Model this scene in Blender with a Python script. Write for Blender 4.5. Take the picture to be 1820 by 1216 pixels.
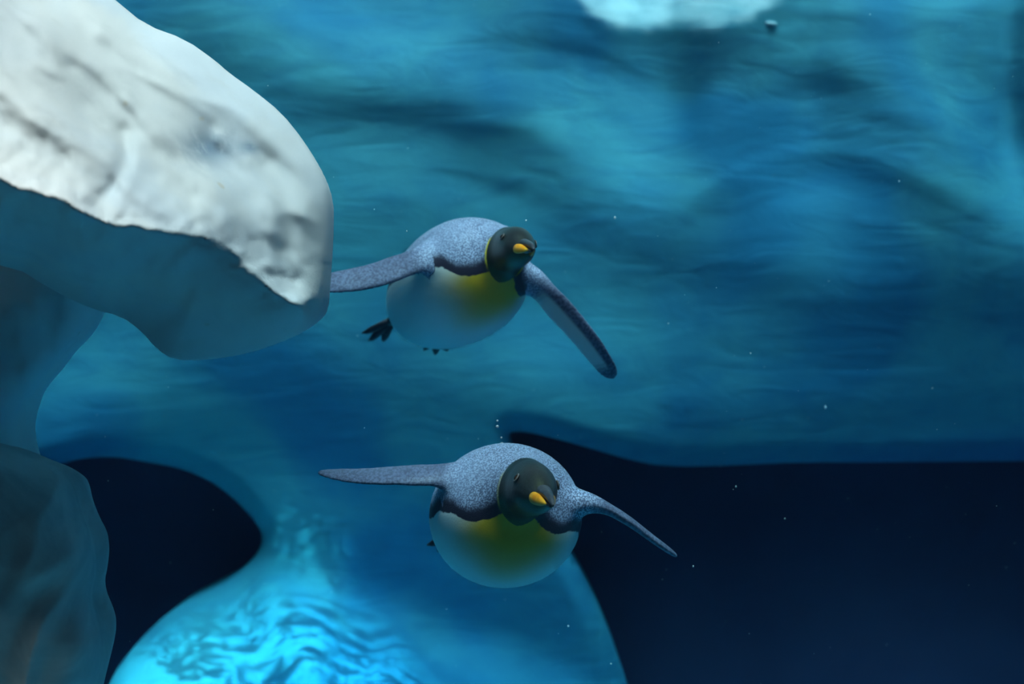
import bpy, bmesh, math, random
import numpy as np
from mathutils import Vector, Matrix

sc = bpy.context.scene
for o in list(bpy.data.objects):
    bpy.data.objects.remove(o)
col = sc.collection
R = math.radians
FPX = 1820 * 50 / 36.0            # focal length in pixels of the 1820 px frame

# ------------------------------------------------------------------ camera
cam_d = bpy.data.cameras.new('camera')
cam_d.lens = 50; cam_d.sensor_width = 36; cam_d.clip_start = 0.05
cam_d.dof.use_dof = True; cam_d.dof.focus_distance = 2.85; cam_d.dof.aperture_fstop = 2.8
cam = bpy.data.objects.new('camera', cam_d); col.objects.link(cam)
cam.rotation_euler = (R(90), 0, 0)
sc.camera = cam

# ------------------------------------------------------------------ light
world = bpy.data.worlds.new('world'); sc.world = world; world.use_nodes = True
wb = world.node_tree.nodes['Background']
wb.inputs[0].default_value = (0.30, 0.43, 0.58, 1); wb.inputs[1].default_value = 0.05

sun_d = bpy.data.lights.new('overhead_daylight_offscreen', 'SUN'); sun_d.energy = 7.3; sun_d.angle = R(20)
sun_d.color = (1.0, 0.69, 0.62)
sun = bpy.data.objects.new('overhead_daylight_offscreen', sun_d); col.objects.link(sun)
sun_dir = Vector((-0.08, 0.34, -1.0)).normalized()      # the way the light travels
sun.rotation_euler = sun_dir.to_track_quat('-Z', 'Y').to_euler()
sun.location = (0, 2, 6)

spot_d = bpy.data.lights.new('overhead_lamp_offscreen', 'SPOT'); spot_d.energy = 800; spot_d.shadow_soft_size = 0.02
spot_d.spot_size = R(8); spot_d.spot_blend = 0.9; spot_d.color = (0.95, 1.0, 0.78)
spot = bpy.data.objects.new('overhead_lamp_offscreen', spot_d); col.objects.link(spot); spot.location = (-1.0, 2.3, 9.0); spot_d.cycles.is_caustics_light = True
spot.rotation_euler = (Vector((-0.95, 5.66, -1.52)) - spot.location).to_track_quat('-Z', 'Y').to_euler()

sc.view_settings.view_transform = 'Standard'; sc.view_settings.look = 'None'
sc.view_settings.gamma = 1; sc.view_settings.use_curve_mapping = False
sc.view_settings.exposure = 0.0
try:
    sc.cycles.use_denoising = True
    sc.cycles.max_bounces = 4; sc.cycles.volume_bounces = 0
    sc.cycles.transparent_max_bounces = 8
    sc.cycles.caustics_reflective = False; sc.cycles.caustics_refractive = True
except Exception:
    pass

# ------------------------------------------------------------------ helpers
def W(px, py, y):
    return Vector(((px - 910) / FPX * y, y, (608 - py) / FPX * y))

def tag(o, label=None, cat=None, group=None, kind=None):
    if label: o['label'] = label
    if cat: o['category'] = cat
    if group: o['group'] = group
    if kind: o['kind'] = kind
    return o

def mesh_obj(name, verts, faces, mat, parent=None, smooth=True):
    me = bpy.data.meshes.new(name)
    me.from_pydata([tuple(map(float, v)) for v in verts], [], [tuple(map(int, f)) for f in faces])
    me.update()
    if smooth: me.polygons.foreach_set('use_smooth', [True] * len(me.polygons))
    o = bpy.data.objects.new(name, me); col.objects.link(o)
    if mat: me.materials.append(mat)
    o.parent = parent
    return o

def fix_normals(o):
    bm = bmesh.new(); bm.from_mesh(o.data)
    bmesh.ops.recalc_face_normals(bm, faces=bm.faces)
    bm.to_mesh(o.data); bm.free()

_rng = np.random.RandomState(7)
_perm = _rng.permutation(512)
_ang = _rng.rand(512) * 2 * np.pi
def gnoise(x, y, seed=0):
    """2-D gradient noise, about -0.7..0.7"""
    x = np.asarray(x, float); y = np.asarray(y, float)
    xi = np.floor(x).astype(int); yi = np.floor(y).astype(int)
    xf = x - xi; yf = y - yi
    u = xf**3 * (xf * (xf * 6 - 15) + 10); v = yf**3 * (yf * (yf * 6 - 15) + 10)
    def g(ix, iy, dx, dy):
        a = _ang[_perm[(_perm[(ix + seed * 37) & 511] + iy) & 511]]
        return np.cos(a) * dx + np.sin(a) * dy
    n00 = g(xi, yi, xf, yf); n10 = g(xi + 1, yi, xf - 1, yf)
    n01 = g(xi, yi + 1, xf, yf - 1); n11 = g(xi + 1, yi + 1, xf - 1, yf - 1)
    return (n00 * (1 - u) + n10 * u) * (1 - v) + (n01 * (1 - u) + n11 * u) * v
def fbm(x, y, oct=4, seed=0, gain=0.5):
    t = 0; a = 1
    for k in range(oct):
        t = t + a * gnoise(x * 2**k, y * 2**k, seed + k); a *= gain
    return t
def sstep(a, b, x):
    t = np.clip((np.asarray(x, float) - a) / (b - a), 0, 1)
    return t * t * (3 - 2 * t)

def poly_smooth(P, n=2):
    P = np.array(P, float)
    for _ in range(n):                       # Chaikin
        Q = np.roll(P, -1, 0)
        P = np.stack([0.75 * P + 0.25 * Q, 0.25 * P + 0.75 * Q], 1).reshape(-1, 2)
    return P
def line_smooth(P, n=2):
    P = np.array(P, float)
    for _ in range(n):
        Q = np.stack([0.75 * P[:-1] + 0.25 * P[1:], 0.25 * P[:-1] + 0.75 * P[1:]], 1).reshape(-1, 2)
        P = np.vstack([P[:1], Q, P[-1:]])
    return P
def seg_dist(X, Y, P, closed=True):
    """distance to a polyline and the nearest point on it"""
    A = P if closed else P[:-1]; B = np.roll(P, -1, 0) if closed else P[1:]
    best = np.full(X.shape, 1e18); nx = np.zeros_like(X); ny = np.zeros_like(Y)
    for (ax, ay), (bx, by) in zip(A, B):
        dx, dy = bx - ax, by - ay; L = dx * dx + dy * dy
        if L < 1e-9: continue
        t = np.clip(((X - ax) * dx + (Y - ay) * dy) / L, 0, 1)
        qx, qy = ax + t * dx, ay + t * dy
        d = (X - qx)**2 + (Y - qy)**2
        m = d < best
        best = np.where(m, d, best); nx = np.where(m, qx, nx); ny = np.where(m, qy, ny)
    return np.sqrt(best), nx, ny
def inside(X, Y, P):
    r = np.zeros(X.shape, bool); Q = np.roll(P, -1, 0)
    for (ax, ay), (bx, by) in zip(P, Q):
        if ay == by: continue
        c = ((ay > Y) != (by > Y)) & (X < (bx - ax) * (Y - ay) / (by - ay) + ax)
        r ^= c
    return r
def grid(x0, x1, y0, y1, step):
    gx = np.arange(x0, x1 + step, step); gy = np.arange(y0, y1 + step, step)
    return np.meshgrid(gx.astype(float), gy.astype(float))
def quad_faces(ny, nx):
    i = np.arange(ny * nx).reshape(ny, nx)
    return np.stack([i[:-1, :-1], i[1:, :-1], i[1:, 1:], i[:-1, 1:]], -1).reshape(-1, 4)

# ------------------------------------------------------------------ node helpers
class NT:
    def __init__(s, name):
        s.m = bpy.data.materials.new(name); s.m.use_nodes = True
        s.t = s.m.node_tree; s.t.nodes.clear()
        s.out = s.n('ShaderNodeOutputMaterial')
    def n(s, typ, **kw):
        nd = s.t.nodes.new(typ)
        for k, v in kw.items(): setattr(nd, k, v)
        return nd
    def l(s, a, b): s.t.links.new(a, b)
    def put(s, sock, v):
        if hasattr(v, 'links') or isinstance(v, bpy.types.NodeSocket): s.l(v, sock)
        else:
            if isinstance(v, (tuple, list)) and len(v) == 3 and sock.type == 'RGBA': v = (*v, 1)
            sock.default_value = v
    def math(s, op, a, b=0.0, c=None, clamp=False):
        nd = s.n('ShaderNodeMath', operation=op, use_clamp=clamp)
        s.put(nd.inputs[0], a); s.put(nd.inputs[1], b)
        if c is not None: s.put(nd.inputs[2], c)
        return nd.outputs[0]
    def ramp(s, v, a, b, c=0.0, d=1.0, smooth=True):
        nd = s.n('ShaderNodeMapRange', interpolation_type='SMOOTHSTEP' if smooth else 'LINEAR', clamp=True) if not smooth else s.n('ShaderNodeMapRange', interpolation_type='SMOOTHSTEP')
        for i, x in enumerate((v, a, b, c, d)): s.put(nd.inputs[i], x)
        return nd.outputs[0]
    def mix(s, f, a, b, blend='MIX'):
        nd = s.n('ShaderNodeMix', data_type='RGBA', blend_type=blend)
        s.put(nd.inputs[0], f); s.put(nd.inputs[6], a); s.put(nd.inputs[7], b)
        return nd.outputs[2]
    def attr(s, name): return s.n('ShaderNodeAttribute', attribute_name=name).outputs['Fac']
    def coord(s, which='Object', scale=(1, 1, 1), rot=(0, 0, 0)):
        tc = s.n('ShaderNodeTexCoord'); mp = s.n('ShaderNodeMapping')
        s.l(tc.outputs[which], mp.inputs[0]); mp.inputs['Scale'].default_value = scale
        mp.inputs['Rotation'].default_value = rot
        return mp.outputs[0]
    def noise(s, vec, scale, detail=4, rough=0.5, dist=0.0):
        nd = s.n('ShaderNodeTexNoise'); s.l(vec, nd.inputs['Vector'])
        nd.inputs['Scale'].default_value = scale; nd.inputs['Detail'].default_value = detail
        nd.inputs['Roughness'].default_value = rough; nd.inputs['Distortion'].default_value = dist
        return nd.outputs['Fac']
    def voro(s, vec, scale, feature='F1', rnd=1.0):
        nd = s.n('ShaderNodeTexVoronoi', feature=feature); s.l(vec, nd.inputs['Vector'])
        nd.inputs['Scale'].default_value = scale; nd.inputs['Randomness'].default_value = rnd
        return nd.outputs['Distance']
    def bump(s, h, strength=0.3, dist=0.01, nrm=None):
        nd = s.n('ShaderNodeBump'); nd.inputs['Strength'].default_value = strength
        nd.inputs['Distance'].default_value = dist; s.l(h, nd.inputs['Height'])
        if nrm is not None: s.l(nrm, nd.inputs['Normal'])
        return nd.outputs[0]
    def bsdf(s, color, rough=0.6, spec=0.3, normal=None, **kw):
        b = s.n('ShaderNodeBsdfPrincipled')
        s.put(b.inputs['Base Color'], color); s.put(b.inputs['Roughness'], rough)
        b.inputs['Specular IOR Level'].default_value = spec
        if normal is not None: s.l(normal, b.inputs['Normal'])
        for k, v in kw.items(): s.put(b.inputs[k], v)
        s.l(b.outputs[0], s.out.inputs['Surface'])
        return s.m

# ------------------------------------------------------------------ materials
def mat_rock():
    t = NT('white_ice_paint'); v = t.coord('Object')
    n1 = t.noise(v, 3.0, 4, 0.55, 0.4); n2 = t.noise(v, 11.0, 5, 0.6, 0.3); n3 = t.noise(v, 60.0, 4, 0.65)
    c = t.mix(t.ramp(n1, 0.38, 0.62), (0.80, 0.80, 0.78), (0.70, 0.745, 0.78))
    c = t.mix(t.math('MULTIPLY', t.ramp(n2, 0.50, 0.72), 0.35), c, (0.60, 0.61, 0.59))
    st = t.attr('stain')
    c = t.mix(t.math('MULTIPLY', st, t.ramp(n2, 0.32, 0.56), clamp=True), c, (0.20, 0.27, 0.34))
    spot = t.voro(v, 9.0, 'F1'); sm = t.ramp(t.math('ADD', spot, t.math('MULTIPLY', n3, 0.12)), 0.10, 0.15, 1.0, 0.0)
    c = t.mix(t.math('MULTIPLY', sm, 0.35), c, (0.60, 0.46, 0.27))
    crag = t.attr('crag')
    h = t.math('ADD', t.math('MULTIPLY', n3, t.math('ADD', 0.05, t.math('MULTIPLY', crag, 0.6))), t.math('MULTIPLY', n2, 0.3))
    return t.bsdf(c, 0.62, 0.25, t.bump(h, 0.6, 0.006))

def mat_streaky_rock(name, a, b):
    t = NT(name); v = t.coord('Object')
    n1 = t.noise(v, 4.0, 4, 0.55, 1.5); n2 = t.noise(v, 40.0, 4, 0.6)
    c = t.mix(t.ramp(n1, 0.36, 0.66), a, b)
    return t.bsdf(c, 0.65, 0.2, t.bump(n2, 0.4, 0.006))

def mat_wall():
    t = NT('blue_ice_wall_paint'); v = t.coord('Object')
    n1 = t.noise(v, 1.1, 4, 0.5, 0.6)
    v2 = t.coord('Object', scale=(1.2, 1, 4.0)); n2 = t.noise(v2, 2.2, 5, 0.55, 1.6); n3 = t.noise(v, 22.0, 4, 0.55)
    c = t.mix(t.ramp(n1, 0.36, 0.64), (0.03, 0.20, 0.33), (0.10, 0.33, 0.38))
    c = t.mix(t.math('MULTIPLY', t.ramp(n2, 0.44, 0.70), 0.30), c, (0.025, 0.145, 0.26))
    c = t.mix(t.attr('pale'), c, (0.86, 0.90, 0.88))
    return t.bsdf(c, 0.7, 0.15, t.bump(t.math('ADD', n2, t.math('MULTIPLY', n3, 0.15)), 0.40, 0.02))

def mat_window():
    t = NT('dark_window_pane'); v = t.coord('Object')
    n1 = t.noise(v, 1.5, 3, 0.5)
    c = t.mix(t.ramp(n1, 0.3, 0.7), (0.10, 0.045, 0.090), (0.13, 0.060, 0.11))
    return t.bsdf(c, 0.55, 0.1)

def mat_floor():
    t = NT('blue_floor_paint'); v = t.coord('Object')
    c = t.mix(t.noise(v, 3.0, 4), (0.03, 0.20, 0.33), (0.10, 0.33, 0.38))
    return t.bsdf(c, 0.7, 0.15)

def mat_plumage():
    t = NT('penguin_plumage'); v = t.coord('Object')
    vs = t.coord('Object', scale=(110, 300, 300))
    sp = t.noise(vs, 1.0, 2, 0.5)
    vb = t.coord('Object', scale=(60, 160, 160)); sb = t.noise(vb, 1.0, 2, 0.5)
    big = t.noise(v, 9.0, 3, 0.5); jag = t.noise(v, 70.0, 3, 0.6); fine = t.noise(v, 400.0, 2, 0.5)
    back = t.mix(t.ramp(sp, 0.44, 0.60), (0.12, 0.14, 0.23), (0.46, 0.53, 0.72))
    back = t.mix(t.math('MULTIPLY', t.ramp(big, 0.40, 0.64), 0.45), back, (0.30, 0.35, 0.50))
    aw = t.math('ADD', t.attr('white'), t.math('MULTIPLY', t.math('SUBTRACT', jag, 0.5), 0.011))
    c = t.mix(t.ramp(aw, -0.044, -0.018), back, (0.022, 0.020, 0.040))
    bel = t.mix(t.ramp(fine, 0.3, 0.7), (0.80, 0.82, 0.78), (0.70, 0.73, 0.71))
    bel = t.mix(t.attr('yellow'), bel, (0.66, 0.40, 0.022))
    c = t.mix(t.ramp(aw, -0.0015, 0.0025), c, bel)
    fd = t.mix(t.ramp(sb, 0.40, 0.62), (0.062, 0.068, 0.118), (0.13, 0.145, 0.235))
    c = t.mix(t.attr('flip'), c, fd)
    c = t.mix(t.attr('under'), c, (0.60, 0.64, 0.64))
    c = t.mix(t.attr('ear'), c, (0.90, 0.66, 0.02))
    hd = t.math('ADD', t.attr('hood'), t.math('MULTIPLY', t.math('SUBTRACT', jag, 0.5), 0.004))
    hoodc = t.mix(t.ramp(big, 0.35, 0.65), (0.018, 0.021, 0.027), (0.032, 0.035, 0.042))
    c = t.mix(t.ramp(hd, -0.002, 0.002), c, hoodc)
    h = t.math('ADD', t.math('MULTIPLY', sp, 0.6), t.math('MULTIPLY', fine, 0.3))
    hm = t.ramp(hd, -0.002, 0.002)
    return t.bsdf(c, t.ramp(hm, 0.0, 1.0, 0.48, 0.32), 0.35, t.bump(h, 0.35, 0.0025),
                  **{'Specular IOR Level': t.ramp(hm, 0.0, 1.0, 0.35, 0.7), 'Specular Tint': t.mix(hm, (1, 1, 1), (0.85, 0.95, 0.25))})

def mat_plain(name, c1, c2, scale, rough, spec=0.4, bump=0.1):
    t = NT(name); v = t.coord('Object'); n = t.noise(v, scale, 3)
    return t.bsdf(t.mix(t.ramp(n, 0.35, 0.65), c1, c2), rough, spec, t.bump(n, bump, 0.002))

M = dict(rock=mat_rock(), boulder=mat_streaky_rock('streaky_pale_ice_paint', (0.58, 0.62, 0.62), (0.80, 0.82, 0.80)), wall=mat_wall(), window=mat_window(), floor=mat_floor(),
         plumage=mat_plumage(),
         horn=mat_plain('black_beak_horn', (0.035, 0.036, 0.045), (0.075, 0.077, 0.09), 90, 0.30, 0.6),
         orange=mat_plain('orange_beak_plate', (0.95, 0.30, 0.010), (0.98, 0.42, 0.03), 60, 0.35, 0.5),
         eye=mat_plain('dark_brown_eye', (0.020, 0.010, 0.006), (0.05, 0.022, 0.01), 60, 0.08, 0.8, 0.0),
         lid=mat_plain('grey_eye_rim', (0.10, 0.085, 0.08), (0.16, 0.13, 0.12), 200, 0.5),
         foot=mat_plain('black_foot_skin', (0.014, 0.013, 0.02), (0.03, 0.028, 0.04), 120, 0.5),
         speck=mat_plain('pale_speck', (0.75, 0.78, 0.75), (0.85, 0.85, 0.80), 20, 0.6))

def mat_bubble():
    t = NT('air_bubble_film')
    b = t.n('ShaderNodeBsdfGlossy'); b.inputs['Roughness'].default_value = 0.06; b.inputs['Color'].default_value = (0.95, 0.97, 1, 1)
    tr = t.n('ShaderNodeBsdfTransparent'); mx = t.n('ShaderNodeMixShader')
    df = t.n('ShaderNodeBsdfDiffuse'); df.inputs[0].default_value = (0.9, 0.92, 0.9, 1)
    m2 = t.n('ShaderNodeMixShader'); m2.inputs[0].default_value = 0.5
    t.l(b.outputs[0], m2.inputs[1]); t.l(df.outputs[0], m2.inputs[2])
    mx.inputs[0].default_value = 0.75
    t.l(tr.outputs[0], mx.inputs[1]); t.l(m2.outputs[0], mx.inputs[2]); t.l(mx.outputs[0], t.out.inputs['Surface'])
    return t.m
M['bubble'] = mat_bubble()

# ------------------------------------------------------------------ the tank: back wall with two openings
HOLE_L = poly_smooth([(-420, 880), (0, 852), (110, 824), (150, 814), (200, 811), (260, 821), (330, 834), (390, 865), (430, 900), (460, 935),
          (468, 960), (456, 987), (420, 1022), (360, 1056), (300, 1087), (255, 1130), (225, 1165), (198, 1204), (160, 1300), (120, 1420), (-420, 1420)])
HOLE_R = poly_smooth([(905, 764), (960, 772), (1050, 797), (1110, 815), (1180, 830), (1290, 828), (1400, 822), (1560, 822), (1820, 820),
          (2480, 815), (2480, 1600), (1230, 1600), (1165, 1380), (1112, 1205), (1088, 1135), (1062, 1075), (1040, 1030), (1012, 985), (972, 925), (935, 850), (905, 790)])
BUMPS = [  # px, py, half-length, half-width, angle, how far the surface leans up (+) or hangs over (-)
 (640, 50, 110, 40, 25, 0.9), (790, 60, 80, 40, -20, 0.6), (500, 20, 80, 28, 10, 0.6), (745, 70, 70, 26, -30, 0.5), (1130, 20, 90, 20, 8, 0.3),
 (1650, 2, 130, 18, 0, 1.0), (560, 110, 90, 26, 15, 0.35), (960, 150, 140, 26, 8, 0.45), (1110, 285, 100, 50, 35, 0.95), (1190, 225, 60, 34, 60, 0.45),
 (1000, 210, 90, 24, 20, 0.35), (1430, 345, 85, 34, 12, 0.75), (1690, 200, 120, 34, 55, 0.65), (1790, 330, 70, 34, 62, 0.75), (1560, 130, 90, 26, 30, 0.35),
 (700, 290, 90, 34, -10, 0.35), (940, 610, 110, 60, 0, 0.30), (1460, 460, 70, 34, 10, 0.35), (1150, 590, 160, 40, -6, 0.18), (1260, 690, 200, 34, -4, 0.12),
 (120, 680, 150, 60, -30, 0.35), (620, 560, 110, 60, 0, 0.15), (560, 900, 90, 50, 20, 0.10),
 (690, 200, 170, 26, 8, -0.40), (860, 265, 110, 34, 20, -0.40), (1400, 125, 200, 28, 4, -0.40), (1240, 380, 60, 30, -48, -0.25),
 (1660, 365, 60, 24, 35, -0.25), (1060, 395, 130, 26, 18, -0.30), (1700, 500, 160, 60, 10, -0.35), (1340, 500, 120, 34, 10, -0.20), (1560, 590, 160, 40, 0, -0.12),
 (1560, 740, 300, 34, -6, -0.14), (320, 775, 200, 30, 6, -0.12), (720, 730, 200, 40, 0, -0.08), (1000, 80, 120, 22, 10, -0.30), (430, 150, 100, 30, 20, -0.30)]
def build_wall():
    x0, x1, y0, y1, st = -900, 2720, -420, 1760, 7
    X, Y = grid(x0, x1, y0, y1, st)
    S = 0.02 - 0.25 * sstep(340, 560, Y)
    for cx, cy, a, b, ang, amp in BUMPS:
        c, s = math.cos(R(ang)), math.sin(R(ang))
        wob = 14 * gnoise(X / 90, Y / 90, 3)
        u = (X - cx) * c + (Y - cy) * s; v = -(X - cx) * s + (Y - cy) * c + wob
        S += (1.5 if amp > 0 else 1.2) * amp * np.exp(-0.5 * ((u / a)**2 + (v / b)**2))
    # flowing streaks, strongest in the upper half
    wx = 90 * fbm(X / 420, Y / 420, 2, 11); wy = 70 * fbm(X / 420, Y / 420, 2, 17)
    yc = np.interp(X, [200, 400, 560, 680, 800, 950, 1080, 1180, 1260, 1350, 1450, 1560, 1650, 1740, 1820, 2000], [300, 250, 190, 170, 185, 215, 320, 400, 345, 298, 280, 290, 320, 372, 410, 380])
    for _ in range(60): yc[:, 1:-1] = (yc[:, :-2] + yc[:, 1:-1] + yc[:, 2:]) / 3
    Vf = Y - (yc - 285) * np.exp(-((Y - 310) / 190.0)**2) + 0.3 * wy
    up = 0.12 + 0.88 * sstep(640, 300, Y)
    S += up * (0.30 * fbm((X + wx) / 300, Vf / 62, 2, 23) + 0.48 * fbm((X + 1.5 * wx) / 260, Vf / 24, 2, 27))
    arc = sstep(1120, 1230, X) * sstep(1830, 1740, X)
    S += arc * (0.42 * np.exp(-((Vf - 266) / 20.0)**2) - 0.38 * np.exp(-((Vf - 310) / 32.0)**2))
    arc2 = sstep(780, 860, X) * sstep(1210, 1120, X)
    S += arc2 * (-0.35 * np.exp(-((Vf - 318) / 20.0)**2))
    # the pale ledge at the top, with a crisp lower edge
    led = np.interp(X, [1010, 1040, 1080, 1150, 1200, 1260, 1310, 1360, 1420], [-20, 16, 40, 50, 40, 50, 44, 18, -20]) + 10 * fbm(X / 40, Y / 400, 2, 51)
    lm = sstep(1000, 1060, X) * sstep(1430, 1350, X)
    ledge = sstep(14, -16, Y - led + 14 * fbm(X / 60, Y / 30, 2, 57)) * lm
    S += 0.75 * ledge - 0.40 * lm * np.exp(-((Y - led - 26) / 18.0)**2)
    # the foot of the wall swells towards the front between the two openings
    top = 1000 + 0.40 * np.maximum(0, X - 560)
    foot = sstep(-30, 110, Y - top) * sstep(-60, 260, X) * sstep(1260, 900, X)
    S += foot * (1.5 + 0.9 * fbm(X / 130, Y / 90, 3, 31))
    S = np.clip(S, -0.75, 2.2)
    ref = int((480 - y0) / st)
    dz = st * 6.0 / FPX
    D = -np.cumsum(S, 0) * dz
    D = D - D[ref:ref + 1, :]
    # keep each column from drifting: the wall as a whole stands upright
    k = np.maximum(0, -D[:ref].max(0))
    drift = 0.55 * D * sstep(1000, 300, Y)
    D = D - drift
    for _ in range(3):
        D[:, 1:-1] = 0.25 * D[:, :-2] + 0.5 * D[:, 1:-1] + 0.25 * D[:, 2:]
    Yd = 6.0 + D
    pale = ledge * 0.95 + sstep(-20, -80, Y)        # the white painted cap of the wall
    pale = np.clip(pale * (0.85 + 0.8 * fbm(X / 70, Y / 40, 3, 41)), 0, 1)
    # cut the two openings, their edges rolled back
    keep = np.ones(X.shape, bool); bnd = np.zeros(X.shape, bool)
    for P in (HOLE_L, HOLE_R):
        d, nx, ny = seg_dist(X, Y, P); ins = inside(X, Y, P)
        near = (d < st * 0.5) | (ins & (d < st * 1.6))
        X = np.where(near, nx, X); Y = np.where(near, ny, Y); bnd |= near
        keep &= ~(ins & ~near)
        dd = np.where(near, 0, d)
        Yd = Yd + 0.09 * np.clip(1 - dd / 42.0, 0, 1)**2.2
    ny_, nx_ = X.shape
    xs = (X - 910) / FPX * Yd; zs = (608 - Y) / FPX * Yd
    V = np.stack([xs, Yd, zs], -1).reshape(-1, 3)
    F = quad_faces(ny_, nx_)
    cx = X.ravel()[F].mean(1); cy = Y.ravel()[F].mean(1)
    ok = ~(inside(cx, cy, HOLE_L) | inside(cx, cy, HOLE_R)) & keep.ravel()[F].all(1)
    F = F[ok]
    # reveals: every edge used once that lies on an opening goes straight back into the wall
    E = np.sort(np.stack([F, np.roll(F, -1, 1)], -1).reshape(-1, 2), 1)
    u, cnt = np.unique(E, axis=0, return_counts=True)
    edge = u[cnt == 1]; b = bnd.ravel(); edge = edge[b[edge[:, 0]] & b[edge[:, 1]]]
    ids = np.unique(edge); mp = {int(v): len(V) + i for i, v in enumerate(ids)}
    back = V[ids] + np.array([0, 0.40, 0]); V = np.vstack([V, back])
    F = [tuple(f) for f in F] + [(a, c, mp[int(c)], mp[int(a)]) for a, c in edge]
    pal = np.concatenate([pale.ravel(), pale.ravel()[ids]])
    used = np.zeros(len(V), bool); used[np.unique(np.array(F))] = True
    re = np.cumsum(used) - 1
    F = [tuple(re[list(f)]) for f in F]
    o = mesh_obj('wall_back', V[used], F, M['wall'])
    fix_normals(o)
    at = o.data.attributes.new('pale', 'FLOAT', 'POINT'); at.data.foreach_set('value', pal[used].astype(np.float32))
    tag(o, 'blue rippled artificial ice wall with two dark openings', 'wall', kind='structure')
    return o
wall = build_wall()

def slab(name, x0, x1, y0, y1, z0, z1, mat, bevel=0.01):
    bm = bmesh.new(); bmesh.ops.create_cube(bm, size=1)
    for v in bm.verts:
        v.co = Vector((x0 + (v.co.x + .5) * (x1 - x0), y0 + (v.co.y + .5) * (y1 - y0), z0 + (v.co.z + .5) * (z1 - z0)))
    if bevel: bmesh.ops.bevel(bm, geom=bm.edges[:], offset=bevel, segments=2, affect='EDGES')
    me = bpy.data.meshes.new(name); bm.to_mesh(me); bm.free(); me.materials.append(mat)
    o = bpy.data.objects.new(name, me); col.objects.link(o); return o
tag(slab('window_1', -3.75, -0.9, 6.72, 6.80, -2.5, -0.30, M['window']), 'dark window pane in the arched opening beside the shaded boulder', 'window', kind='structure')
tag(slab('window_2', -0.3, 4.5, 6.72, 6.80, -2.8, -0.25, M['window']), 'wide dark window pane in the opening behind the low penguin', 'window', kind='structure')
tag(slab('floor', -4.6, 4.6, 1.62, 6.66, -1.95, -1.85, M['floor']), 'pale blue painted tank floor', 'floor', kind='structure')

# ------------------------------------------------------------------ foreground rocks
def rock_sheet(name, poly, step, front, back, mat, parent=None, stain=None, crag=None, nsm=2):
    """a closed solid: front and back surfaces meet in the outline; depths are real distances in metres"""
    P = poly_smooth(poly, nsm)
    x0, y0 = P.min(0) - step; x1, y1 = P.max(0) + step
    X, Y = grid(x0, x1, y0, y1, step)
    d, nx, ny = seg_dist(X, Y, P); ins = inside(X, Y, P); near = (d < step * 0.5) | (~ins & (d < step * 1.6))
    X = np.where(near, nx, X); Y = np.where(near, ny, Y)
    rel = (ins & ~near & (d < 6 * step))[1:-1, 1:-1]             # even out the cells along the outline
    for _ in range(12):
        for G in (X, Y):
            a = 0.25 * (G[:-2, 1:-1] + G[2:, 1:-1] + G[1:-1, :-2] + G[1:-1, 2:])
            G[1:-1, 1:-1] = np.where(rel, a, G[1:-1, 1:-1])
    d, _, _ = seg_dist(X, Y, P); d = np.where(near, 0, d)
    F = quad_faces(*X.shape)
    c = np.stack([X.ravel()[F].mean(1), Y.ravel()[F].mean(1)], 1)
    qx, qy = X.ravel()[F], Y.ravel()[F]
    area = 0.5 * np.abs((qx[:, 2] - qx[:, 0]) * (qy[:, 3] - qy[:, 1]) - (qx[:, 3] - qx[:, 1]) * (qy[:, 2] - qy[:, 0]))
    ok = inside(c[:, 0], c[:, 1], P) & (ins | near).ravel()[F].all(1) & ~(near.ravel()[F].all(1) & (area < 0.2 * step * step)); F = F[ok]
    Df = front(X, Y, d); Db = back(X, Y, d)
    E = np.sort(np.stack([F, np.roll(F, -1, 1)], -1).reshape(-1, 2), 1)
    u, cnt = np.unique(E, axis=0, return_counts=True); bv = np.unique(u[cnt == 1])
    fv = Df.ravel().copy(); kv = Db.ravel().copy()
    def world(D): return np.stack([(X.ravel() - 910) / FPX * D, D, (608 - Y.ravel()) / FPX * D], -1)
    Vf = world(fv)
    # the back keeps the same real outline: it is pushed straight back, not fanned out
    Vb = Vf.copy(); Vb[:, 1] = np.maximum(kv, fv + 0.002)
    N = len(Vf); isb = np.zeros(N, bool); isb[bv] = True
    mp = np.where(isb, np.arange(N), np.arange(N) + N)
    V = np.vstack([Vf, Vb]); FF = np.vstack([F, mp[F][:, ::-1]])
    used = np.zeros(len(V), bool); used[np.unique(FF)] = True; re = np.cumsum(used) - 1
    o = mesh_obj(name, V[used], re[FF], mat, parent); fix_normals(o)
    for nm, fn in (('stain', stain), ('crag', crag)):
        a = fn(X, Y) if fn else np.zeros_like(X)
        a = np.concatenate([a.ravel(), a.ravel()])[used]
        at = o.data.attributes.new(nm, 'FLOAT', 'POINT'); at.data.foreach_set('value', a.astype(np.float32))
    return o

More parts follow.
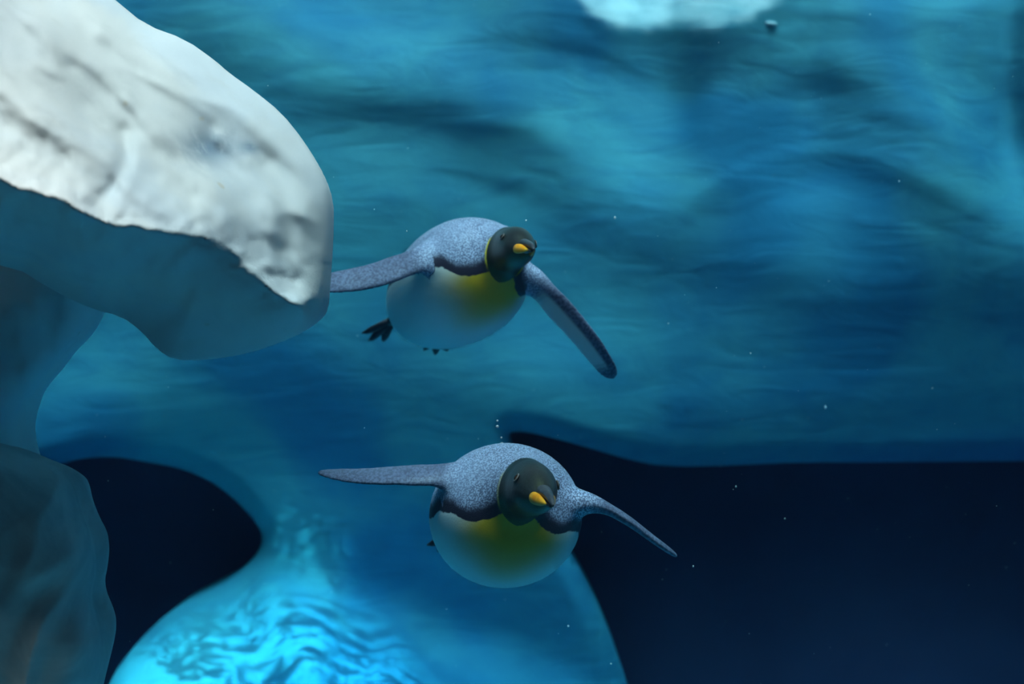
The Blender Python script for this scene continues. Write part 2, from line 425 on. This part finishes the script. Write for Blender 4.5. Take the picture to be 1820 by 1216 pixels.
OVER = [(120, -60), (170, -28), (205, 0), (258, 44), (330, 70), (383, 108), (405, 128), (450, 160), (500, 200), (540, 250), (570, 300), (586, 345), (586, 400),
        (581, 470), (572, 535), (552, 578), (510, 604), (440, 629), (360, 641), (310, 640), (280, 622), (250, 587), (215, 562), (165, 550),
        (100, 520), (20, 470), (-200, 440), (-520, 420), (-520, -420), (-80, -420), (40, -160)]
RIDGE = line_smooth([(-520, 215), (-200, 262), (0, 318), (60, 338), (140, 378), (230, 402), (300, 414), (385, 428), (425, 466), (465, 505), (500, 535), (530, 545)], 2)
CREASES = [(.020, 24, [(60, 40), (120, 90), (200, 142), (300, 240), (360, 300), (402, 385)]), (.016, 18, [(180, 58), (260, 112), (350, 136), (425, 152), (470, 190)]),
           (.016, 20, [(395, 250), (455, 300), (486, 350), (488, 420), (486, 470)]), (-.014, 20, [(130, 120), (230, 205), (300, 285), (345, 345)]),
           (-.016, 14, [(222, 235), (226, 280), (206, 330), (180, 350)]), (-.016, 22, [(470, 300), (512, 372), (508, 440)]), (.014, 26, [(-60, 120), (60, 200), (140, 270), (160, 340)]),
           (-.012, 16, [(330, 90), (400, 165), (470, 215), (520, 262)])]
def over_front(X, Y, d):
    jig = 16 * fbm(X / 70, Y / 70, 3, 5)
    dr, qx, qy = seg_dist(X, Y + jig, RIDGE, False)
    ry = np.interp(X, RIDGE[:, 0], RIDGE[:, 1]); above = (Y + jig) < ry
    dt = np.minimum(d, 420)
    s = dt / (dt + dr + 1e-6)
    g_up = 0.62 * s + 0.38 * np.sqrt(np.clip(1 - (1 - s)**2, 0, 1))
    g_dn = np.where(s > 0, 1 - (1 - s)**1.25, 0)
    g = np.where(above, g_up, g_dn)
    H = 0.16 + 0.34 * sstep(600, 60, X)
    # folds running down to the right
    a = R(42); u = X * math.cos(a) + Y * math.sin(a); v = -X * math.sin(a) + Y * math.cos(a)
    v = v + 30 * fbm(X / 160, Y / 160, 2, 61)
    fold = 1 - np.abs(2 * gnoise(u / 360, v / 95, 71)); fold2 = fbm(u / 200, v / 45, 3, 81)
    bulg = fbm(X / 230, Y / 230, 2, 91)
    edge = sstep(0, 60, d)
    rel = (0.026 * fold + 0.006 * fold2 + 0.034 * bulg) * edge
    for a_, w_, pl in CREASES:
        dc, _, _ = seg_dist(X, Y, line_smooth(pl, 2), False)
        rel = rel + a_ * np.exp(-(dc / w_)**2) * edge
    dent = -0.014 * np.exp(-0.5 * (((X - 375) / 42)**2 + ((Y - 262) / 26)**2))
    cr = over_crag(X, Y)
    rel = rel + dent + cr * edge * (0.010 * fbm(X / 26, Y / 22, 3, 101))
    rel = np.where(above, rel, rel * 0.8)
    return 2.66 - H * g - rel - 0.25 * sstep(200, -500, X)
def over_crag(X, Y):
    dr, _, _ = seg_dist(X, Y, RIDGE, False)
    return np.clip(np.exp(-(dr / 40)**2) * sstep(-60, 60, Y - 250) * 0.9 + np.exp(-0.5 * (((X - 535) / 34)**2 + ((Y - 525) / 44)**2)), 0, 1)
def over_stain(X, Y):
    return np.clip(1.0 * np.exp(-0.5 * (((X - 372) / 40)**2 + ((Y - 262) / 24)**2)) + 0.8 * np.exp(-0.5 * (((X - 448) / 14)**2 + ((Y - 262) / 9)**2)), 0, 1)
def over_back(X, Y, d):
    return 2.66 - 0.25 * sstep(200, -500, X) + 0.42 * np.sqrt(np.clip(1 - (1 - np.clip(d / 260, 0, 1))**2, 0, 1))
over = bpy.data.objects.new('ice_overhang', None); col.objects.link(over)
over.location = W(60, 720, 2.8)
tag(over, 'large white rounded ice rock overhanging the water on a dark leg', 'ice rock')
mo = rock_sheet('rock_mass', OVER, 6, over_front, over_back, M['rock'], None, over_stain, over_crag, 1)

COLUMN = [(190, 520), (166, 548), (152, 575), (138, 602), (100, 640), (60, 690), (36, 722), (28, 765), (38, 815), (60, 880), (60, 960), (-420, 960), (-420, 380), (0, 400), (120, 440)]
def col_front(X, Y, d):
    e = np.sqrt(np.clip(1 - (1 - np.clip(d / 170, 0, 1))**2, 0, 1))
    return 3.02 - 0.16 * e - 0.03 * fbm(X / 110, Y / 150, 3, 121) * sstep(0, 40, d)
def col_back(X, Y, d):
    return 3.02 + 0.25 * np.sqrt(np.clip(1 - (1 - np.clip(d / 200, 0, 1))**2, 0, 1))
co = rock_sheet('support_leg', COLUMN, 7, col_front, col_back, M['rock'])
for o in (mo, co):
    o.parent = over; o.matrix_parent_inverse = Matrix.Translation(-over.location)

BOULDER = [(-420, 760), (-100, 775), (10, 792), (62, 815), (104, 830), (130, 855), (150, 918), (171, 968), (173, 1030), (165, 1060), (180, 1110), (187, 1150), (174, 1210),
           (150, 1320), (-60, 1420), (-420, 1420)]
def bo_front(X, Y, d):
    e = np.sqrt(np.clip(1 - (1 - np.clip(d / 230, 0, 1))**2, 0, 1))
    a = R(-62); u = X * math.cos(a) + Y * math.sin(a); v = -X * math.sin(a) + Y * math.cos(a)
    v = v + 40 * fbm(X / 190, Y / 190, 2, 161)
    fold = 1 - np.abs(2 * gnoise(u / 420, v / 110, 171))
    return 2.72 - 0.24 * e - (0.035 * fold + 0.012 * fbm(X / 160, Y / 160, 2, 181)) * sstep(0, 50, d)
def bo_back(X, Y, d):
    return 2.72 + 0.10 * np.sqrt(np.clip(1 - (1 - np.clip(d / 260, 0, 1))**2, 0, 1))
bo = rock_sheet('ice_boulder', BOULDER, 7, bo_front, bo_back, M['boulder'])
tag(bo, 'shaded blue-grey ice boulder below the overhanging white rock', 'boulder')

# ------------------------------------------------------------------ penguins
def catmull(xs, cols, n):
    """smooth resampling of ring tables over the first column"""
    xs = np.array(xs); T = np.arange(len(xs)); t = np.linspace(0, len(xs) - 1, n)
    i = np.clip(np.floor(t).astype(int), 0, len(xs) - 2); f = (t - i)[:, None]
    A = np.column_stack([xs, cols])
    p0 = A[np.clip(i - 1, 0, None)]; p1 = A[i]; p2 = A[i + 1]; p3 = A[np.clip(i + 2, None, len(xs) - 1)]
    return 0.5 * (2 * p1 + (p2 - p0) * f + (2 * p0 - 5 * p1 + 4 * p2 - p3) * f**2 + (3 * p1 - p0 - 3 * p2 + p3) * f**3)
BODY = np.array([  # x, z offset, half width, half height
 (-.58, .020, .010, .004), (-.53, .016, .040, .010), (-.47, .008, .060, .026), (-.40, 0, .082, .066), (-.30, 0, .122, .112), (-.17, 0, .154, .143),
 (-.03, 0, .166, .154), (.07, 0, .158, .148), (.13, 0, .140, .134), (.175, .004, .113, .112), (.21, .008, .080, .087), (.242, .010, .057, .069),
 (.275, .012, .0465, .0580), (.31, .012, .0455, .0545), (.345, .010, .0440, .0505), (.375, .006, .0385, .0425), (.400, .001, .0290, .0315), (.420, -.003, .0180, .0190), (.430, -.004, .0070, .0080)])
def loft(frames, radii, n=28, cap=True):
    V = []; Fc = []
    for (p, a, b), (ra, rb) in zip(frames, radii):
        for k in range(n):
            th = 2 * math.pi * k / n
            V.append(p + a * (ra * math.cos(th)) + b * (rb * math.sin(th)))
    m = len(frames)
    for i in range(m - 1):
        for k in range(n):
            k2 = (k + 1) % n
            Fc.append((i * n + k, i * n + k2, (i + 1) * n + k2, (i + 1) * n + k))
    if cap:
        Fc.append(tuple(range(n))[::-1]); Fc.append(tuple((m - 1) * n + k for k in range(n)))
    return V, Fc

def loft_obj(name, frames, radii, mat, parent, n=20):
    V, Fc = loft(frames, radii, n); o = mesh_obj(name, V, Fc, mat, parent); fix_normals(o); return o

def frames_on(pts, chord, m):
    """resampled smooth centre line with chord and thickness directions; pts: list of Vectors, chord: list of Vectors"""
    A = catmull(np.arange(len(pts)), np.column_stack([np.array(pts), np.array(chord)]), m)
    out = []
    P = A[:, 1:4]; C = A[:, 4:7]
    for i in range(m):
        t = Vector(P[min(i + 1, m - 1)] - P[max(i - 1, 0)]).normalized()
        c = Vector(C[i]); c = (c - t * c.dot(t)).normalized()
        out.append((Vector(P[i]), c, t.cross(c).normalized()))
    return out

def make_penguin(label, centre, fwd, roll, scale, neck_yaw, neck_pitch, head_yaw, head_pitch, flips, feet_spread=0.065, feet_drop=-0.05, ear_show=1.0, group=None):
    root = bpy.data.objects.new('king_penguin', None); col.objects.link(root)
    tag(root, label, 'penguin', group)
    X = Vector(fwd).normalized(); Z = (Vector((0, 0, 1)) - X * X.z).normalized(); Yv = Z.cross(X)
    Mx = Matrix((X, Yv, Z)).transposed() @ Matrix.Rotation(roll, 3, 'X')
    mw = Matrix.Translation(centre) @ Mx.to_4x4() @ Matrix.Scale(scale, 4)
    root.matrix_world = mw
    inv = mw.inverted()
    # --- spine, bent at the neck
    B = catmull(BODY[:, 0], BODY[:, 1:], 90)
    pos = []; p = Vector((0, 0, 0)); fr = []
    for i, (x, zo, rw, rh) in enumerate(B):
        w = float(sstep(.19, .28, x)); w1 = float(sstep(.06, .16, x)) * (1 - w)
        rot = Matrix.Rotation(head_yaw * w + neck_yaw * w1, 3, 'Z') @ Matrix.Rotation(-head_pitch * w - neck_pitch * w1, 3, 'Y')
        if i == 0: p = Vector((x, 0, 0))
        else: p = p + rot @ Vector((x - B[i - 1][0], 0, 0))
        fr.append((p + rot @ Vector((0, 0, zo)), rot @ Vector((0, 1, 0)), rot @ Vector((0, 0, 1)), rot @ Vector((1, 0, 0))))
    V, Fc = loft([f[:3] for f in fr], [(b[2], b[3]) for b in B], 40)
    # --- flippers
    FL = []
    for pts, chord, csc in flips:
        lp = [inv @ q for q in pts]; lc = [(inv.to_3x3() @ c).normalized() for c in chord]
        f = frames_on(lp, lc, 36)
        s = np.linspace(0, 1, 36)
        ch = np.interp(s, [0, .12, .25, .45, .7, .88, .96, 1], [.060, .054, .045, .043, .038, .029, .019, .006]) * csc
        th = np.interp(s, [0, .12, .25, .45, .7, .9, 1], [.044, .038, .026, .0125, .0090, .0070, .004])
        v2, f2 = loft(f, list(zip(ch, th)), 24)
        Fc += [tuple(i + len(V) for i in q) for q in f2]; V = V + v2
        FL.append((f, ch, th))
    tmp = mesh_obj('tmp', V, Fc, None); fix_normals(tmp)
    md = tmp.modifiers.new('r', 'REMESH'); md.mode = 'VOXEL'; md.voxel_size = 0.0042; md.adaptivity = 0
    dg = bpy.context.evaluated_depsgraph_get(); dg.update()
    me = bpy.data.meshes.new_from_object(tmp.evaluated_get(dg)); bpy.data.objects.remove(tmp)
    n = len(me.vertices); co = np.zeros(n * 3); me.vertices.foreach_get('co', co); co = co.reshape(-1, 3)
    ed = np.zeros(len(me.edges) * 2, int); me.edges.foreach_get('vertices', ed); ed = ed.reshape(-1, 2)
    deg = np.bincount(ed.ravel(), minlength=n)[:, None].clip(1)
    # --- smoothing: a little everywhere, much where the flippers grow out of the shoulders
    wsh = np.zeros(n)
    for f, ch, th in FL:
        q = np.array(f[8][0]); d = np.linalg.norm(co - q, axis=1); wsh = np.maximum(wsh, sstep(.10, .03, d))
    def lap(c):
        a = np.zeros_like(c)
        for k in range(3):
            a[:, k] = np.bincount(ed[:, 0], c[ed[:, 1], k], n) + np.bincount(ed[:, 1], c[ed[:, 0], k], n)
        return a / deg
    for it in range(90):
        w = (0.5 * wsh if it >= 8 else np.maximum(0.5 * wsh, 0.45))[:, None]
        nc = co + w * (lap(co) - co)
        if it < 8: nc = nc + (-0.47 * (1 - wsh))[:, None] * (lap(nc) - nc) * (it % 2)
        co = nc
    me.vertices.foreach_set('co', co.ravel()); me.update()
    nr = np.zeros(n * 3); me.vertices.foreach_get('normal', nr); nr = nr.reshape(-1, 3)
    # --- plumage zones, measured along and around the spine
    SP = np.array([f[0] for f in fr]); LA = np.array([f[1] for f in fr]); UP = np.array([f[2] for f in fr]); TX = np.array([f[3] for f in fr])
    idx = np.zeros(n, int)
    for a in range(0, n, 8000):
        dd = ((co[a:a + 8000, None, :] - SP[None])**2).sum(-1)
        idx[a:a + 8000] = dd.argmin(1)
    rel = co - SP[idx]
    xs = B[idx, 0] + (rel * TX[idx]).sum(1); u = (rel * LA[idx]).sum(1); v = (rel * UP[idx]).sum(1)
    phi = np.degrees(np.arctan2(np.abs(u), v)); rad = np.hypot(u, v)
    pb = np.interp(xs, [-.6, -.45, -.30, -.15, -.02, .05, .10, .15, .18, .21, .25], [100, 95, 92, 93, 100, 102, 99, 108, 126, 140, 150])
    white = np.radians(phi - pb) * np.minimum(rad, .17)
    hb = np.interp(phi, [0, 40, 90, 130, 155, 180], [.262, .261, .257, .250, .240, .230])
    hood = xs - hb
    yellow = np.exp(-(np.clip(.195 - xs, 0, 1) / (.066 + .040 * sstep(145, 178, phi)))**2) * sstep(100, 140, phi)
    ear = sstep(.006, .0015, np.abs(hood + .001)) * sstep(55, 75, phi) * sstep(150, 120, phi)
    ear = np.clip(ear * 1.4, 0, 1) * (hood < .004) * ear_show
    flip = np.zeros(n); under = np.zeros(n)
    for f, ch, th in FL:
        P = np.array([q[0] for q in f]); C = np.array([q[1] for q in f]); T = np.array([q[2] for q in f])
        j = np.zeros(n, int)
        for a in range(0, n, 8000):
            j[a:a + 8000] = ((co[a:a + 8000, None, :] - P[None])**2).sum(-1).argmin(1)
        r = co - P[j]; cc = (r * C[j]).sum(1); tt = (r * T[j]).sum(1); s = j / 35.0
        ins = (np.abs(cc) < np.maximum(ch[j], .03) * 1.35) & (np.abs(tt) < np.where(s > .36, th[j] * 2.0 + .006, th[j] * 0.95 + .004)) & (np.abs(cc) < np.where(s > .36, 1, ch[j] * 1.05))
        wgt = ins * sstep(.22, .42, s)
        up = T[j] * np.sign((T[j] * np.array([0, 0, 1.0])).sum(1))[:, None]
        low = (nr * up).sum(1) < -0.1
        flip = np.maximum(flip, wgt * np.where(low, 1, 0.85))
        on = ins & (s > .2)
        white = np.where(on, -0.06, white); hood = np.where(on, -1, hood); ear = np.where(on, 0, ear)
        inner = sstep(-.42, -.12, cc / ch[j]) * sstep(1.0, .82, cc / ch[j]) * sstep(.30, .42, s) * sstep(.90, .78, s)
        under = np.maximum(under, ins * low * inner)
    for nm, arr in dict(white=white, hood=hood, yellow=yellow, ear=ear, flip=flip, under=under).items():
        at = me.attributes.new(nm, 'FLOAT', 'POINT'); at.data.foreach_set('value', arr.astype(np.float32))
    me.polygons.foreach_set('use_smooth', [True] * len(me.polygons))
    me.materials.clear(); me.materials.append(M['plumage']); me.name = 'body'
    body = bpy.data.objects.new('body', me); col.objects.link(body); body.parent = root
    # --- head frame
    k = int(np.argmin(np.abs(B[:, 0] - .405))); hp = fr[k][0]; hy, hz, hx = fr[k][1], fr[k][2], fr[k][3]
    def H(a, b, c): return hp + hx * a + hy * b + hz * c
    # upper bill, thin and gently bent down
    pts = [H(-.03, 0, .012), H(0, 0, .010), H(.03, 0, .006), H(.055, 0, .001), H(.076, 0, -.006), H(.092, 0, -.015)]
    rr = [(.021, .017), (.017, .0135), (.0125, .010), (.009, .0075), (.0065, .006), (.0025, .003)]
    fA = frames_on(pts, [hy] * 6, 24); rA = catmull(np.arange(6), np.array(rr), 24)[:, 1:]
    beak = loft_obj('beak', fA, [tuple(x) for x in rA], M['horn'], root)
    # lower bill with its bright plates, one on each side
    pts = [H(-.015, 0, -.004), H(.02, 0, -.007), H(.05, 0, -.011), (H(.080, 0, -.017))]
    fB = frames_on(pts, [hy] * 4, 16); rB = catmull(np.arange(4), np.array([(.013, .009), (.011, .008), (.008, .006), (.0025, .0025)]), 16)[:, 1:]
    loft_obj('lower_bill', fB, [tuple(x) for x in rB], M['horn'], beak)
    for sd in (1, -1):
        pts = [H(-.012, sd * .0175, -.003), H(.004, sd * .0190, -.005), H(.024, sd * .0155, -.0075), H(.046, sd * .0105, -.011), H(.064, sd * .0065, -.0135)]
        fC = frames_on(pts, [hz] * 5, 18)
        rC = catmull(np.arange(5), np.array([(.0035, .003), (.0105, .0065), (.0115, .0065), (.0078, .0045), (.002, .0015)]), 18)[:, 1:]
        loft_obj('bill_plate', fC, [tuple(x) for x in rC], M['orange'], beak)
    # eyes on the sides of the head
    k2 = int(np.argmin(np.abs(B[:, 0] - .352))); q = fr[k2]; rw, rh = B[k2, 2], B[k2, 3]
    for sd in (1, -1):
        a = R(70); c = q[0] + q[1] * (sd * rw * math.sin(a) * .955) + q[2] * (rh * math.cos(a) * .955)
        bm = bmesh.new(); bmesh.ops.create_uvsphere(bm, u_segments=20, v_segments=12, radius=.0078)
        for vv in bm.verts: vv.co = vv.co + c
        m2 = bpy.data.meshes.new('eye'); bm.to_mesh(m2); bm.free(); m2.materials.append(M['eye'])
        m2.polygons.foreach_set('use_smooth', [True] * len(m2.polygons))
        eo = bpy.data.objects.new('eye', m2); col.objects.link(eo); eo.parent = root
        out = (q[1] * (sd * math.sin(a)) + q[2] * math.cos(a)).normalized()
        t1 = out.orthogonal().normalized(); t2 = out.cross(t1); ring = []
        for z in range(24):
            th = 2 * math.pi * z / 24; d = t1 * math.cos(th) + t2 * math.sin(th)
            ring.append((c + out * .0035 + d * .0083, d, out))
        Vr = []; Fr = []
        for z, (pc, d, oo) in enumerate(ring):
            for w in range(6):
                th = 2 * math.pi * w / 6; Vr.append(pc + d * (.0018 * math.cos(th)) + oo * (.0018 * math.sin(th)))
                Fr.append((z * 6 + w, z * 6 + (w + 1) % 6, ((z + 1) % 24) * 6 + (w + 1) % 6, ((z + 1) % 24) * 6 + w))
        lo = mesh_obj('eyelid', Vr, Fr, M['lid'], eo); fix_normals(lo)
    # webbed feet trailing behind, each with a shank, three toes and the web between them
    for sd in (1, -1):
        base = Vector((-.40, sd * feet_spread, feet_drop)); back = Vector((-1, sd * .30, -.42)).normalized()
        side = Vector((0, 1, 0)); side = (side - back * side.dot(back)).normalized(); nrm = back.cross(side)
        Vt = []; Ft = []
        def add(fr_, ra_, n_=10):
            v2, f2 = loft(fr_, ra_, n_); off = len(Vt); Vt.extend(v2); Ft.extend(tuple(i + off for i in q2) for q2 in f2)
        add([(base - back * .05, side, nrm), (base, side, nrm), (base + back * .035, side, nrm)], [(.020, .02), (.017, .015), (.014, .010)])
        tips = []
        for ta in (-1, 0, 1):
            d = (back + side * (.34 * ta)).normalized(); L = .105 if ta == 0 else .092; st_ = base + back * .02
            sd2 = (side - d * side.dot(d)).normalized()
            add([(st_, sd2, nrm), (st_ + d * L * .5, sd2, nrm), (st_ + d * L * .85, sd2, nrm), (st_ + d * L, sd2, nrm), (st_ + d * (L + .018) - nrm * .004, sd2, nrm)],
                [(.013, .009), (.0125, .008), (.0115, .007), (.008, .006), (.002, .002)])
            tips.append((st_, st_ + d * L * .80))
        ft = mesh_obj('foot', Vt, Ft, M['foot'], root); fix_normals(ft)
        Vw = []; Fw = []
        for (a0, a1), (b0, b1) in zip(tips[:-1], tips[1:]):
            mid = (a1 + b1) / 2 - back * .012
            loop = [a0, a1, (a1 + mid) / 2 - back * .006, mid, (b1 + mid) / 2 - back * .006, b1]
            o0 = len(Vw)
            Vw += [p_ + nrm * .0022 for p_ in loop] + [p_ - nrm * .0022 for p_ in loop]
            Fw += [tuple(o0 + i for i in range(6)), tuple(o0 + 11 - i for i in range(6))] + [(o0 + i, o0 + (i + 1) % 6, o0 + 6 + (i + 1) % 6, o0 + 6 + i) for i in range(6)]
        wo = mesh_obj('web', Vw, Fw, M['foot'], ft, smooth=False); fix_normals(wo)
    return root

def V3(*a): return Vector(a)
# nearer penguin, coming straight at the glass
make_penguin('sharp grey-backed king penguin swimming low beside the dark opening, bubbles above its back', W(899, 916, 3.10), (.10, -.965, .23), R(-9), 1.0,
    R(2), R(9), R(9), R(-8),
    [([W(862, 880, 3.02), W(815, 852, 2.99), W(785, 845, 2.99), W(715, 845, 3.00), W(640, 846, 3.03), W(566, 839, 3.08)],
      [V3(.1, .6, .75), V3(.1, .65, .70), V3(0, .8, .50), V3(0, .9, .38), V3(0, .9, .34), V3(0, .95, .2)], 1.0),
     ([W(975, 905, 3.02), W(1030, 893, 2.99), W(1070, 900, 3.00), W(1115, 925, 3.02), W(1160, 958, 3.06), W(1201, 987, 3.12)],
      [V3(0, .9, -.2), V3(0, .95, -.1), V3(0, 1, -.06), V3(0, 1, -.04), V3(0, 1, 0), V3(0, 1, 0)], 0.95)], 0.078, 0.0, 0.35)
# farther penguin, turned a little to its left, one flipper behind the white rock
make_penguin('blue-grey king penguin with one flipper behind the white ice rock', W(822, 500, 3.62), (.35, -.90, .22), R(-12), 0.97,
    R(13), R(3), R(-3), R(-10),
    [([W(800, 462, 3.50), W(762, 458, 3.46), W(728, 468, 3.45), W(660, 491, 3.45), W(590, 502, 3.46), W(520, 505, 3.5)],
      [V3(.1, .6, .7), V3(.1, .6, .75), V3(.1, .6, .8), V3(.05, .6, .8), V3(0, .6, .8), V3(0, .7, .7)], 1.05),
     ([W(905, 492, 3.50), W(945, 498, 3.47), W(975, 528, 3.47), W(1030, 590, 3.49), W(1068, 640, 3.53), W(1090, 673, 3.58)],
      [V3(-.4, .8, -.3), V3(-.55, .7, -.45), V3(-.62, .6, -.5), V3(-.62, .6, -.5), V3(-.62, .6, -.5), V3(-.6, .6, -.5)], 0.95)], 0.065, -0.012)

# ------------------------------------------------------------------ small things
def ball(name, c, r, mat, squash=1.0, seed=0, lump=0.0, sub=2):
    bm = bmesh.new(); bmesh.ops.create_icosphere(bm, subdivisions=sub, radius=r)
    rg = random.Random(seed)
    for v in bm.verts:
        v.co.z *= squash
        if lump: v.co *= 1 + lump * (math.sin(v.co.x / r * 2.1 + seed) * math.cos(v.co.y / r * 2.7) + 0.4 * rg.uniform(-1, 1))
    me = bpy.data.meshes.new(name); bm.to_mesh(me); bm.free(); me.materials.append(mat)
    me.polygons.foreach_set('use_smooth', [True] * len(me.polygons))
    o = bpy.data.objects.new(name, me); col.objects.link(o); o.location = c; return o
for px, py, r, lb in ((884, 748, .0026, 'tiny air bubble, topmost of the trail above the low penguin'), (884, 758, .0036, 'bright air bubble just under the topmost one of the trail'),
                      (891, 778, .0024, 'tiny air bubble between the trail and the low penguin back'), (892, 790, .0056, 'air bubble sitting on the back of the low penguin')):
    tag(ball('air_bubble', W(px, py, 3.08 if py > 785 else 3.05), r, M['bubble'], 0.85), lb, 'bubble', 'air bubbles above the low penguin')

# a pale lump on the ledge of the back wall, found by looking along the line of sight at the wall
def on_wall(px, py):
    dg = bpy.context.evaluated_depsgraph_get()
    ok, hit, _, _ = wall.ray_cast(Vector((0, 0, 0)), W(px, py, 1).normalized())
    return hit if ok else W(px, py, 6)
hp = on_wall(1368, 44)
lump = ball('ice_lump', hp + Vector((0, .010, .004)), .026, M['rock'], 0.42, 5, 0.04, 3); lump.scale = (1.25, 1, 1)
tag(lump, 'small pale lump on the ledge of the blue wall', 'ice lump')

# drifting specks in the water: nobody could count them
rg = random.Random(12); Vs = []; Fs = []
SPOTS = [(1467, 724, 4.2, 3.2), (1010, 1113, 3.4, 2.6), (1093, 387, 3.6, 2.4), (1598, 322, 3.8, 2.4), (935, 392, 3.3, 1.6), (1308, 865, 3.6, 1.8), (1232, 1007, 3.4, 1.8),
         (665, 372, 3.2, 1.6), (1395, 922, 3.6, 1.8), (1086, 1180, 3.4, 1.8), (1188, 575, 3.7, 1.5), (1334, 628, 3.5, 1.8), (1657, 690, 4.0, 1.8), (723, 411, 3.0, 1.6)]
for k in range(300):
    SPOTS.append((rg.uniform(-200, 2000), rg.uniform(-60, 1280), rg.uniform(2.9, 5.2), rg.uniform(.35, 1.0)))
OCT = [(1, 0, 0), (-1, 0, 0), (0, 1, 0), (0, -1, 0), (0, 0, 1), (0, 0, -1)]
OF = [(0, 2, 4), (2, 1, 4), (1, 3, 4), (3, 0, 4), (2, 0, 5), (1, 2, 5), (3, 1, 5), (0, 3, 5)]
for px, py, y, r in SPOTS:
    if px < 620 and y < 3.2: y = 3.3
    c = W(px, py, y); r = r * y / FPX * 0.9; o0 = len(Vs)
    st_ = Vector((rg.uniform(.7, 1.3), rg.uniform(.7, 1.3), rg.uniform(.7, 1.5)))
    Vs += [(c.x + a * r * st_.x, c.y + b * r * st_.y, c.z + e * r * st_.z) for a, b, e in OCT]; Fs += [tuple(i + o0 for i in f) for f in OF]
tag(mesh_obj('water_specks', Vs, Fs, M['speck']), 'fine pale specks drifting in the water', 'specks', kind='stuff')

# ------------------------------------------------------------------ the water: its rippled surface and its body
ZTOP = 1.95
def mat_surface():
    t = NT('rippled_water_surface')
    tr = t.n('ShaderNodeBsdfTransparent'); rf = t.n('ShaderNodeBsdfRefraction'); mx = t.n('ShaderNodeMixShader')
    rf.inputs['Roughness'].default_value = 0.0; rf.inputs['IOR'].default_value = 1.33
    mx.inputs[0].default_value = 0.5
    t.l(tr.outputs[0], mx.inputs[1]); t.l(rf.outputs[0], mx.inputs[2]); t.l(mx.outputs[0], t.out.inputs['Surface'])
    return t.m
gx, gy = np.meshgrid(np.linspace(-4.6, 4.6, 420), np.linspace(1.62, 7.2, 260))
gz = ZTOP + 0.020 * fbm(gx * 2.7, gy * 2.7, 2, 201, 0.5)
ws = mesh_obj('water_surface', np.stack([gx, gy, gz], -1).reshape(-1, 3), quad_faces(260, 420), mat_surface())
ws.cycles.is_caustics_caster = True; wall.cycles.is_caustics_receiver = True
tag(ws, 'rippled surface of the tank water above the penguins', 'water', kind='stuff')

def mat_water():
    t = NT('blue_tank_water')
    ab = t.n('ShaderNodeVolumeAbsorption'); ab.inputs['Density'].default_value = 0.42; ab.inputs['Color'].default_value = (0.10, 0.725, 0.875, 1)
    s = t.n('ShaderNodeVolumeScatter'); s.inputs['Density'].default_value = 0.012; s.inputs['Color'].default_value = (0.30, 0.55, 1.0, 1); s.inputs['Anisotropy'].default_value = 0.3
    a = t.n('ShaderNodeAddShader'); t.l(ab.outputs[0], a.inputs[0]); t.l(s.outputs[0], a.inputs[1]); t.l(a.outputs[0], t.out.inputs['Volume'])
    return t.m
wt = slab('water', -4.6, 4.6, 1.62, 7.2, -2.88, ZTOP - 0.03, mat_water(), 0)
tag(wt, 'clear deep blue water filling the tank', 'water', kind='stuff')
